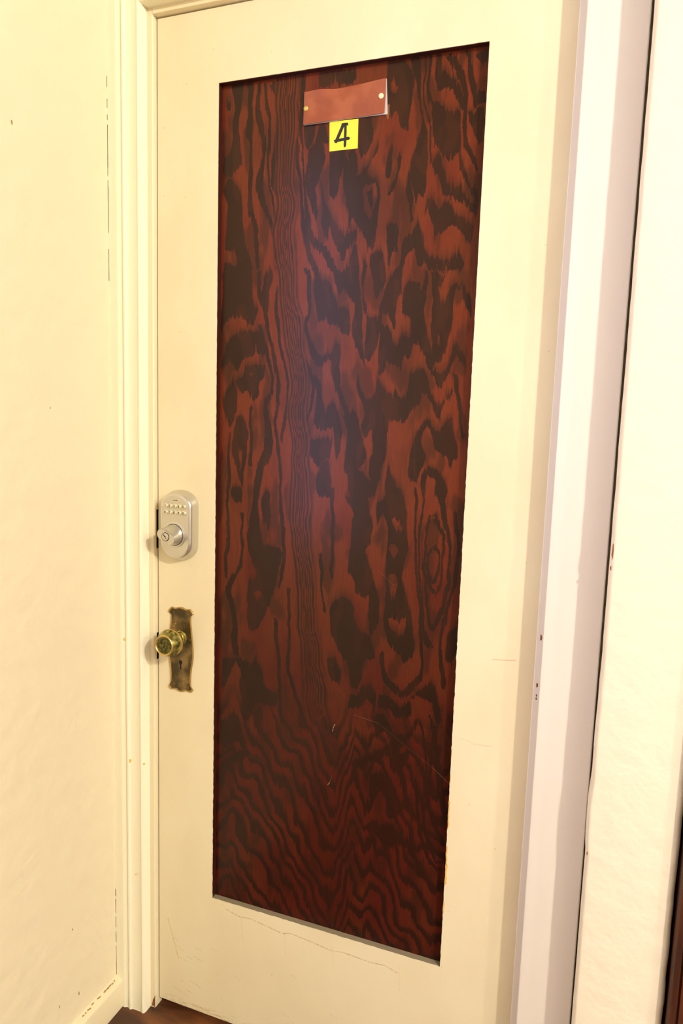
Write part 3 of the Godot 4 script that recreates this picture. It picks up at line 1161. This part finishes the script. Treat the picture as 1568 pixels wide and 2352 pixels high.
func build_name_plate() -> void:
	var o := thing("name_plate", Vector3(0.3, 1.84, PANEL_Z))
	tag(o, "buckled terracotta leather strip tacked to the top of the plywood panel", "name plate")
	var w := 0.1512
	var cols := 40
	var edge_up := bowed([26.4, 27.6, 25.4, 27.2, 28.8, 30.0])
	var edge_low := bowed([-27.4, -27.2, -26.1, -25.7, -25.5, -24.9])
	var rows := 10
	var st := start()
	var front := []
	var back := []
	for j in rows + 1:
		var a := []
		var b := []
		for i in cols + 1:
			var s := float(i) / cols
			var v := float(j) / rows
			var top := edge_up.sample(s) / 1000.0
			var bot := edge_low.sample(s) / 1000.0
			var lift := 0.0038 + 0.0018 * sin(s * TAU * 1.1 + 0.6) * (0.4 + 0.6 * absf(v - 0.5) * 2) + 0.0016 * (1.0 - v) * sin(s * PI)
			var p := Vector3(0.0030 + w * s - 0.0008 * (1 - v), lerpf(bot, top, v), lift)
			a.append(p)
			b.append(p - Vector3(0, 0, 0.0012))
		front.append(a)
		back.append(b)
	for j in rows:
		for i in cols:
			smooth_patch(st, front, i, j)
	var leather := obj("leather_strip", st, M.leatherette, o)
	st = start()
	for i in cols:
		quad(st, front[0][i], front[0][i + 1], back[0][i + 1], back[0][i], Vector3.DOWN)
		quad(st, front[rows][i], front[rows][i + 1], back[rows][i + 1], back[rows][i], Vector3.UP)
	for j in rows:
		quad(st, front[j][0], front[j + 1][0], back[j + 1][0], back[j][0], Vector3.LEFT)
		quad(st, front[j][cols], front[j + 1][cols], back[j + 1][cols], back[j][cols], Vector3.RIGHT)
	obj("frayed_edge", st, M.leather_edge, o)
	st = start()
	var card := PackedVector2Array([Vector2(0.0025, -0.0276), Vector2(0.05, -0.0271), Vector2(0.09, -0.0258), Vector2(0.1575, -0.0262), Vector2(0.1540, 0.0306), Vector2(0.08, 0.0235), Vector2(0.0035, 0.0245)])
	slab(st, card, 0.0006, 0.0020)
	obj("card", st, M.card, o).set_meta("label", "pale card showing behind the strip at its right and lower edges")
	st = start()
	slab(st, PackedVector2Array([Vector2(0.153, -0.012), Vector2(0.1602, -0.010), Vector2(0.1608, -0.024), Vector2(0.1596, -0.034), Vector2(0.1572, -0.034), Vector2(0.1545, -0.026)]), 0.0, 0.0006)
	obj("glue", st, M.glue, o)
	for k in 2:
		var c := Vector3(0.0066 if k == 0 else 0.1462, -0.0008 if k == 0 else 0.0028, 0.0)
		st = start()
		var zz := 0.0046 if k == 0 else 0.0058
		lathe(st, c, [[0.0044, zz - 0.003], [0.0046, zz], [0.0036, zz + 0.0010], [0.0018, zz + 0.0014], [0.0001, zz + 0.0015]], 24, 60.0)
		obj("tack", st, M.tack_brass if k == 0 else M.tack_cream, o).set_meta("label", "dull brass tack" if k == 0 else "cream headed tack")


func bowed(heights: Array) -> Curve:
	var c := Curve.new()
	c.min_value = -100
	c.max_value = 100
	for k in heights.size():
		c.add_point(Vector2(float(k) / (heights.size() - 1), heights[k]))
	for k in range(1, heights.size() - 1):
		var slope: float = (heights[k + 1] - heights[k - 1]) * (heights.size() - 1) / 2.0
		c.set_point_left_tangent(k, slope)
		c.set_point_right_tangent(k, slope)
	return c


func smooth_patch(st: SurfaceTool, g: Array, i: int, j: int) -> void:
	var idx := [[i, j], [i + 1, j], [i + 1, j + 1], [i, j + 1]]
	var nor := []
	for q in idx:
		var a: Vector3 = g[q[1]][mini(q[0] + 1, g[0].size() - 1)] - g[q[1]][maxi(q[0] - 1, 0)]
		var b: Vector3 = g[mini(q[1] + 1, g.size() - 1)][q[0]] - g[maxi(q[1] - 1, 0)][q[0]]
		nor.append(a.cross(b).normalized())
	for t in [[0, 2, 1], [0, 3, 2]]:
		for k in t:
			st.set_normal(nor[k])
			st.set_uv(Vector2(idx[k][0] / 40.0, idx[k][1] / 10.0))
			st.add_vertex(g[idx[k][1]][idx[k][0]])


func build_sticker() -> void:
	var im := Image.create(256, 236, false, Image.FORMAT_RGB8)
	im.fill(Color(0.97, 0.88, 0.27))
	var black := Color(0.07, 0.08, 0.03, 0.8)
	var s := 256.0 / 0.0535
	var o := Vector2(0.3509, 1.8129)
	var strokes := [[Vector2(0.3765, 1.8068), Vector2(0.3628, 1.7790)], [Vector2(0.3764, 1.8066), Vector2(0.3830, 1.8060)], [Vector2(0.3608, 1.7800), Vector2(0.3868, 1.7822)], [Vector2(0.3808, 1.8052), Vector2(0.3803, 1.7700)]]
	for q in strokes:
		for k in 9:
			var off := Vector2(rng.randf_range(-0.0019, 0.0019), rng.randf_range(-0.0012, 0.0012))
			var a: Vector2 = (q[0] + off - o) * Vector2(s, -s)
			var b: Vector2 = (q[1] + off * Vector2(1, 1.4) - o) * Vector2(s, -s)
			line(im, [a, b], 6.5, black)
	var m := mat("yellow_label", Color.WHITE, 0.5)
	m.albedo_texture = ImageTexture.create_from_image(im)
	var st := start()
	var z := PANEL_Z + 0.0006
	var p := [Vector3(0.3522, 1.7641, z), Vector3(0.4050, 1.7643, z), Vector3(0.4046, 1.8128, z), Vector3(0.3509, 1.8131, z)]
	var uv := [Vector2(0, 1), Vector2(1, 1), Vector2(1, 0), Vector2(0, 0)]
	for t in [[0, 1, 2], [0, 2, 3]]:
		tri(st, p[t[0]], p[t[1]], p[t[2]], Vector3.BACK, PackedVector2Array([uv[t[0]], uv[t[1]], uv[t[2]]]))
	for k in 4:
		var a: Vector3 = p[k]
		var b: Vector3 = p[(k + 1) % 4]
		var d := Vector3(0, 0, -0.0006)
		var hint := (a + b) / 2 - Vector3(0.378, 1.789, z)
		tri(st, a, b, b + d, hint, PackedVector2Array([uv[0], uv[0], uv[0]]))
		tri(st, a, b + d, a + d, hint, PackedVector2Array([uv[0], uv[0], uv[0]]))
	var label := obj("number_label", st, m)
	tag(label, "small square yellow label with a hand drawn black 4 under the leather strip", "label")


# ---------------------------------------------------------------- wear: cracks and chips in the paint

func build_wear() -> void:
	# broken dark crack where the left wall meets the casing
	var wall := get_node("wall_left")
	var st := start()
	for c in [[1.905, 1.925], [1.868, 1.884], [1.846, 1.856], [1.745, 1.838], [1.640, 1.737], [1.55, 1.61], [0.245, 0.262], [0.205, 0.238], [0.170, 0.196], [0.135, 0.160], [0.055, 0.125]]:
		var y: float = c[0]
		while y < c[1]:
			var y2 := minf(y + rng.randf_range(0.008, 0.02), c[1])
			box(st, Vector3(WALL_L - 0.001, y, CASING_Z - 0.001), Vector3(WALL_L + 0.0003 + rng.randf() * 0.0004, y2, CASING_Z + 0.0007))
			y = y2
	obj("crack", st, M.crack, wall).set_meta("kind", "stuff")
	st = start()
	for c in [[1.754, 0.2711, 0.0022, 0.0042], [0.26, 0.17, 0.0016, 0.003], [0.12, 0.21, 0.0018, 0.004], [0.105, 0.155, 0.0018, 0.0045], [1.30, 0.20, 0.001, 0.002]]:
		var pts := blot(Vector2(c[1], c[0]), c[2], c[3], 7)
		for k in range(1, pts.size() - 1):
			var q := [pts[0], pts[k], pts[k + 1]]
			tri(st, Vector3(WALL_L + 0.0004, q[0].y, q[0].x), Vector3(WALL_L + 0.0004, q[1].y, q[1].x), Vector3(WALL_L + 0.0004, q[2].y, q[2].x), Vector3.RIGHT)
	obj("nail_mark", st, M.grime, wall).set_meta("kind", "stuff")
	# knocked edge of the pier
	st = start()
	for c in [[0.8705, 1.1105, 0.0016, 0.012], [0.8690, 1.085, 0.0007, 0.003], [0.8688, 0.62, 0.0008, 0.003]]:
		slab(st, blot(Vector2(c[0], c[1]), c[2], c[3]), 0.0745, 0.0798)
	obj("paint_chip", st, M.bare_wood, get_node("wall_right")).set_meta("kind", "stuff")
	# flaked yellow paint along the right edge of the panel
	for c in [[0.586, 0.0028, 0.028], [0.505, 0.0030, 0.020], [0.470, 0.0042, 0.022], [0.40, 0.0022, 0.012], [0.655, 0.0016, 0.010]]:
		st = start()
		var p := PackedVector2Array([Vector2(OPEN_X1 + 0.0006, c[0] - c[2])])
		for k in 8:
			p.append(Vector2(OPEN_X1 + c[1] * rng.randf_range(0.55, 1.2), c[0] - c[2] + c[2] * 2 * (k + 0.5) / 8.0))
		p.append(Vector2(OPEN_X1 + 0.0006, c[0] + c[2]))
		slab(st, p, -0.0005, 0.00035)
		obj("paint_flake", st, M.old_paint, door)
	for c in [[-0.057, 0.83, 0.0022, 0.0030], [-0.045, 0.566, 0.0022, 0.0045], [-0.0112, 0.566, 0.001, 0.0022], [-0.032, 0.31, 0.0008, 0.0018]]:
		st = start()
		slab(st, blot(Vector2(c[0], c[1] - FLOOR), c[2], c[3]), CASING_Z - 0.004, CASING_Z + (0.0004 if c[0] < -0.02 else -0.0012))
		obj("paint_chip", st, M.old_paint, get_node("trim_1"))


# ---------------------------------------------------------------- the figure of the plywood

# Grain figure of the plywood, in millimetres from the panel's top left corner: broad dark patches (1 = stained dark, 0 = left red), later ones over earlier ones
const GRAIN_PATCHES := [
	[1, 17, 0, 45, 0, 37, 62, 41, 140, 25, 151, 22, 163, 5, 156, 5, 126, 15, 121, 24, 103, 24, 26],
	[1, 8, 30, 15, 27, 17, 41, 9, 45],
	[1, 16, 164, 29, 172, 44, 202, 51, 281, 69, 331, 39, 330, 28, 296, 9, 290, 13, 210, 6, 185],
	[1, 196, 4, 219, 2, 222, 25, 196, 25],
	[1, 222, 4, 261, 5, 263, 19, 251, 29, 241, 25, 232, 30],
	[1, 167, 85, 188, 84, 185, 117, 170, 129],
	[1, 178, 128, 187, 121, 198, 89, 208, 90, 215, 119, 205, 121, 208, 145, 194, 199, 196, 253, 173, 184],
	[1, 216, 134, 249, 137, 232, 216, 222, 202],
	[1, 203, 178, 211, 216, 240, 269, 252, 280, 274, 271, 275, 288, 254, 306, 251, 321, 245, 321, 224, 266, 219, 287, 207, 257],
	[1, 264, 308, 275, 293, 277, 340, 259, 339],
	[1, 319, 6, 349, 2, 360, 16, 366, 36, 361, 114, 351, 113, 340, 80, 330, 92, 324, 86],
	[0, 329, 36, 334, 32, 341, 42, 337, 52, 331, 50],
	[1, 360, 2, 377, 1, 380, 69, 394, 133, 395, 215, 390, 224, 383, 219, 378, 235, 368, 194, 378, 263, 359, 212, 383, 101],
	[1, 402, 2, 412, 3, 416, 25, 444, 50, 453, 93, 445, 90, 436, 59, 420, 55, 410, 61],
	[1, 403, 70, 428, 92, 445, 94, 454, 166, 448, 158, 432, 172, 403, 126],
	[1, 452, 3, 460, 7, 475, 66, 485, 68, 487, 86, 468, 85],
	[1, 470, 11, 487, 3, 488, 23, 479, 23],
	[1, 460, 98, 484, 95, 489, 145, 484, 147, 472, 131],
	[1, 405, 173, 418, 156, 434, 207, 453, 210, 450, 160, 471, 215, 483, 219, 484, 263, 445, 227, 428, 226],
	[0, 449, 178, 478, 241, 466, 233, 454, 210],
	[1, 399, 230, 411, 229, 419, 249, 430, 237, 442, 238, 450, 256, 475, 272, 481, 300, 475, 304, 444, 273, 418, 290, 402, 246, 397, 254],
	[1, 270, 88, 294, 88, 299, 124, 274, 154],
	[1, 312, 90, 308, 130, 272, 182, 242, 135, 257, 262, 268, 249, 291, 294, 306, 307, 313, 215, 309, 195, 290, 175, 294, 154, 308, 141],
	[0, 285, 200, 302, 196, 308, 215, 298, 254, 288, 238],
	[1, 289, 213, 298, 203, 300, 241],
	[1, 331, 129, 336, 166, 330, 189, 323, 182],
	[1, 346, 148, 352, 158, 346, 188, 337, 211, 324, 218, 343, 185],
	[1, 330, 266, 348, 267, 352, 284, 352, 314, 341, 312, 335, 338],
	[1, 375, 279, 384, 271, 405, 320, 440, 330, 450, 319, 460, 320, 465, 339, 458, 347, 410, 345, 401, 335, 387, 339, 380, 307, 363, 321, 357, 343, 352, 326, 362, 293],
	[1, 304, 315, 317, 307, 324, 313, 327, 342, 302, 341],
	[1, 264, 328, 277, 328, 297, 509, 270, 446, 274, 402, 256, 371, 245, 375, 244, 346],
	[1, 246, 407, 266, 435, 263, 453, 247, 446],
	[1, 285, 325, 296, 329, 290, 377, 298, 418, 315, 422, 322, 412, 332, 361, 355, 333, 361, 384, 354, 387, 351, 445, 338, 419, 327, 417, 317, 478, 304, 499, 296, 488, 298, 429, 289, 408],
	[1, 302, 326, 327, 327, 329, 361, 316, 391, 307, 374],
	[1, 363, 386, 374, 363, 390, 365, 394, 378, 400, 347, 406, 351, 402, 417, 424, 507, 421, 523, 401, 480, 386, 468, 380, 495, 371, 490, 363, 509, 338, 500, 333, 520, 324, 523, 323, 436, 337, 438, 355, 473, 364, 451, 378, 458, 379, 424, 366, 418],
	[1, 420, 511, 441, 519, 458, 467, 473, 482, 480, 512, 461, 490, 439, 545],
	[1, 414, 351, 435, 357, 428, 378, 430, 398, 439, 401, 445, 374, 462, 366, 465, 374, 454, 380, 454, 445, 437, 495, 427, 504, 419, 492],
	[0, 431, 448, 434, 473, 429, 470],
	[1, 467, 366, 484, 403, 482, 426, 466, 387],
	[1, 284, 515, 293, 552, 305, 566, 318, 555, 322, 529, 346, 558, 355, 547, 365, 563, 379, 549, 385, 519, 408, 511, 432, 576, 454, 548, 459, 554, 444, 567, 435, 600, 415, 557, 406, 555, 402, 575, 391, 575, 374, 607, 348, 600, 343, 661, 325, 739, 314, 714, 317, 619, 302, 636, 291, 609, 300, 588, 285, 552],
	[1, 400, 620, 415, 595, 433, 619, 458, 594, 475, 660, 460, 679, 453, 662, 438, 653, 416, 609, 407, 637, 415, 665, 403, 708, 390, 709, 385, 688],
	[1, 258, 599, 281, 588, 307, 670, 298, 687, 267, 702, 261, 689, 269, 625],
	[1, 269, 690, 300, 696, 319, 722, 321, 741, 279, 744],
	[1, 349, 684, 372, 738, 347, 739],
	[1, 411, 701, 421, 681, 440, 687, 453, 707, 458, 732, 436, 733, 435, 706, 426, 698, 419, 706, 418, 734, 412, 735],
	[1, 7, 318, 31, 323, 33, 314, 63, 315, 72, 394, 81, 403, 69, 432, 47, 417, 21, 416, 2, 440],
	[1, 3, 512, 5, 491, 20, 461, 43, 443, 84, 443, 97, 479, 93, 486, 80, 484, 78, 465, 74, 488, 50, 496, 38, 520, 23, 501],
	[1, 94, 343, 109, 335, 100, 411, 89, 394],
	[1, 57, 510, 95, 504, 96, 527, 83, 542, 84, 561, 73, 574, 60, 554, 49, 559, 36, 537, 53, 527],
	[0, 66, 521, 72, 520, 73, 531],
	[1, 14, 560, 31, 535, 41, 561, 39, 594, 22, 625, 6, 585],
	[1, 37, 606, 52, 603, 61, 628, 62, 680, 52, 739, 31, 672],
	[0, 46, 667, 54, 671, 48, 712],
	[1, 191, 321, 210, 355, 223, 357, 242, 400, 263, 407, 263, 435, 226, 433, 219, 419, 202, 425],
	[1, 222, 322, 232, 335, 260, 346, 262, 381, 253, 370, 245, 381, 239, 372],
	[1, 185, 452, 210, 488, 227, 486, 235, 468, 248, 470, 253, 549, 269, 585, 270, 614, 237, 531, 232, 501, 226, 497, 212, 510, 200, 501],
	[1, 201, 521, 215, 544, 221, 593, 228, 580, 242, 576, 257, 625, 247, 680, 238, 618, 216, 626, 203, 612, 204, 561, 195, 526],
	[1, 194, 644, 236, 637, 237, 668, 212, 692, 199, 681],
	[1, 216, 691, 233, 679, 244, 746, 217, 748, 208, 718],
	[1, 27, 744, 52, 742, 50, 772, 32, 769],
	[1, 78, 746, 91, 743, 90, 798, 104, 848, 135, 854, 139, 877, 126, 944, 94, 1017, 76, 1027, 67, 1010, 68, 930, 86, 914, 65, 860],
	[0, 80, 949, 93, 944, 102, 955, 91, 966],
	[1, 100, 747, 111, 748, 114, 796, 108, 824, 96, 784],
	[1, 11, 1097, 48, 1087, 80, 1095, 89, 1081, 105, 1110, 107, 1137, 137, 1150, 135, 1174, 90, 1177, 75, 1214, 61, 1212, 51, 1150, 53, 1118, 41, 1097, 19, 1151, 9, 1149],
	[1, 239, 1064, 255, 1056, 271, 1081, 267, 1104, 251, 1097],
	[1, 269, 747, 293, 738, 310, 744, 322, 799, 321, 829, 312, 848, 341, 934, 343, 975, 334, 1000, 325, 999, 321, 927, 310, 932, 297, 924, 288, 892, 277, 884, 284, 774],
	[1, 330, 752, 345, 744, 350, 723, 372, 722, 383, 746, 392, 833, 385, 865, 387, 896, 410, 983, 412, 1017, 396, 1046, 385, 1029, 360, 1013, 352, 974, 351, 796, 340, 773, 331, 789],
	[0, 360, 779, 367, 777, 383, 797, 368, 802],
	[0, 356, 833, 367, 824, 374, 840, 365, 851],
	[0, 358, 885, 373, 879, 376, 905, 368, 925, 359, 911],
	[0, 362, 963, 381, 968, 392, 960, 393, 993, 366, 986],
	[1, 242, 956, 268, 935, 282, 937, 293, 953, 290, 973, 306, 994, 328, 1006, 336, 1044, 320, 1052, 304, 1106, 292, 1108, 280, 1064, 252, 1023],
	[1, 474, 975, 490, 965, 491, 1017, 477, 1034, 470, 1024],
	[1, 428, 1091, 444, 1075, 458, 1091, 470, 1147, 457, 1149, 448, 1114, 429, 1104, 408, 1113],
	[1, 346, 1116, 364, 1113, 392, 1132, 409, 1117, 412, 1144, 381, 1153, 371, 1138, 349, 1139],
	[1, 312, 1104, 330, 1096, 340, 1112, 342, 1151, 333, 1132, 321, 1129, 311, 1146, 287, 1151, 288, 1120, 301, 1124],
	[1, 337, 1159, 360, 1150, 382, 1188, 405, 1179, 413, 1160, 414, 1179, 385, 1227, 371, 1190, 357, 1184, 345, 1199],
	[1, 376, 1209, 385, 1227, 415, 1212, 400, 1252, 382, 1250, 373, 1232, 336, 1250, 323, 1267, 300, 1269, 300, 1256],
	[1, 335, 1280, 356, 1262, 374, 1271, 398, 1317, 411, 1303, 424, 1314, 422, 1359, 416, 1338, 407, 1331, 382, 1357, 362, 1287, 339, 1333],
	[1, 380, 1364, 406, 1388, 421, 1393, 459, 1462, 448, 1460, 411, 1407, 391, 1409, 372, 1424, 362, 1401, 339, 1393, 338, 1384],
	[1, 6, 1229, 50, 1221, 61, 1267, 43, 1266, 17, 1285],
	[1, 12, 1320, 45, 1289, 69, 1282, 69, 1294, 30, 1324, 12, 1328],
]
# dark streaks: x, y, half width
const GRAIN_STREAKS := [
	[58, 1, 6, 59, 56, 6, 56, 87, 10, 62, 117, 4, 63, 214, 7, 74, 250, 6, 80, 331, 6],
	[74, 2, 4, 77, 58, 7, 90, 120, 5, 79, 171, 8, 88, 216, 7, 109, 258, 4, 115, 333, 3],
	[88, 5, 4, 98, 83, 4, 100, 181, 3, 117, 253, 2],
	[104, 6, 11, 117, 32, 5, 119, 63, 5, 108, 179, 5, 118, 200, 5, 125, 236, 2],
	[147, 3, 4, 152, 92, 4, 162, 187, 4, 174, 265, 6, 193, 336, 7],
	[165, 2, 5, 161, 68, 5, 166, 144, 2, 182, 260, 6, 196, 289, 8, 214, 305, 9, 231, 338, 7],
	[260, 138, 8, 267, 219, 7, 260, 238, 7, 261, 267, 2],
	[384, 1, 2, 386, 70, 2, 395, 97, 2, 403, 171, 3],
	[392, 0, 3, 395, 63, 4, 404, 79, 3],
	[424, 5, 7, 440, 27, 7, 453, 58, 6, 456, 116, 4, 465, 152, 5, 482, 189, 4],
	[458, 519, 3, 465, 532, 5, 476, 600, 4, 486, 631, 4],
	[82, 334, 5, 85, 370, 5, 109, 462, 5, 126, 554, 5, 122, 611, 4, 128, 648, 5, 137, 753, 4],
	[118, 362, 3, 123, 435, 4, 137, 499, 4, 145, 554, 3, 138, 648, 4],
	[84, 429, 4, 97, 471, 5, 113, 545, 4, 101, 592, 7, 109, 659, 11, 89, 708, 11, 83, 757, 9],
	[71, 584, 4, 68, 622, 4, 70, 660, 4, 69, 699, 5],
	[24, 633, 3, 20, 864, 5, 16, 926, 4],
	[176, 331, 5, 186, 365, 5, 186, 409, 4, 180, 436, 5, 200, 495, 7],
	[180, 499, 4, 193, 526, 4, 196, 559, 4, 187, 616, 3, 192, 642, 5],
	[53, 791, 4, 50, 892, 4, 23, 946, 9, 35, 985, 8, 43, 1084, 9],
	[136, 737, 4, 144, 892, 5, 136, 933, 3],
	[129, 994, 5, 140, 1094, 5, 147, 1207, 5],
	[158, 930, 5, 160, 1030, 4, 157, 1071, 5, 169, 1120, 5, 199, 1198, 6],
	[243, 730, 6, 246, 901, 4],
	[221, 855, 4, 232, 970, 3],
	[349, 1030, 4, 356, 1070, 6, 375, 1096, 9, 395, 1104, 9, 415, 1085, 8, 428, 1055, 5, 426, 1011, 4, 407, 828, 3, 402, 720, 4],
	[415, 719, 3, 417, 764, 3, 413, 806, 3, 416, 864, 2, 428, 973, 4, 441, 1009, 8],
	[435, 766, 9, 452, 791, 4, 457, 841, 3, 454, 887, 3, 445, 905, 5, 432, 890, 4, 424, 859, 2, 427, 786, 3, 435, 766, 7],
	[438, 822, 6, 449, 838, 3, 449, 871, 4, 439, 887, 5, 430, 868, 3, 428, 842, 2, 436, 825, 4],
	[447, 728, 9, 468, 822, 3, 468, 876, 4, 460, 932, 5, 447, 971, 5, 437, 957, 4, 420, 845, 1, 418, 800, 1],
	[474, 759, 4, 483, 821, 4, 480, 875, 4, 463, 960, 4, 458, 1007, 4, 471, 1080, 5],
	[418, 1172, 3, 427, 1151, 4, 439, 1190, 3, 445, 1265, 3, 442, 1332, 4, 467, 1410, 4, 489, 1420, 3],
	[445, 1135, 3, 454, 1176, 2, 451, 1296, 6, 463, 1337, 6, 487, 1387, 4],
	[457, 1154, 4, 473, 1269, 8, 484, 1322, 6],
	[424, 1261, 4, 434, 1345, 4, 457, 1417, 5, 487, 1436, 4],
]
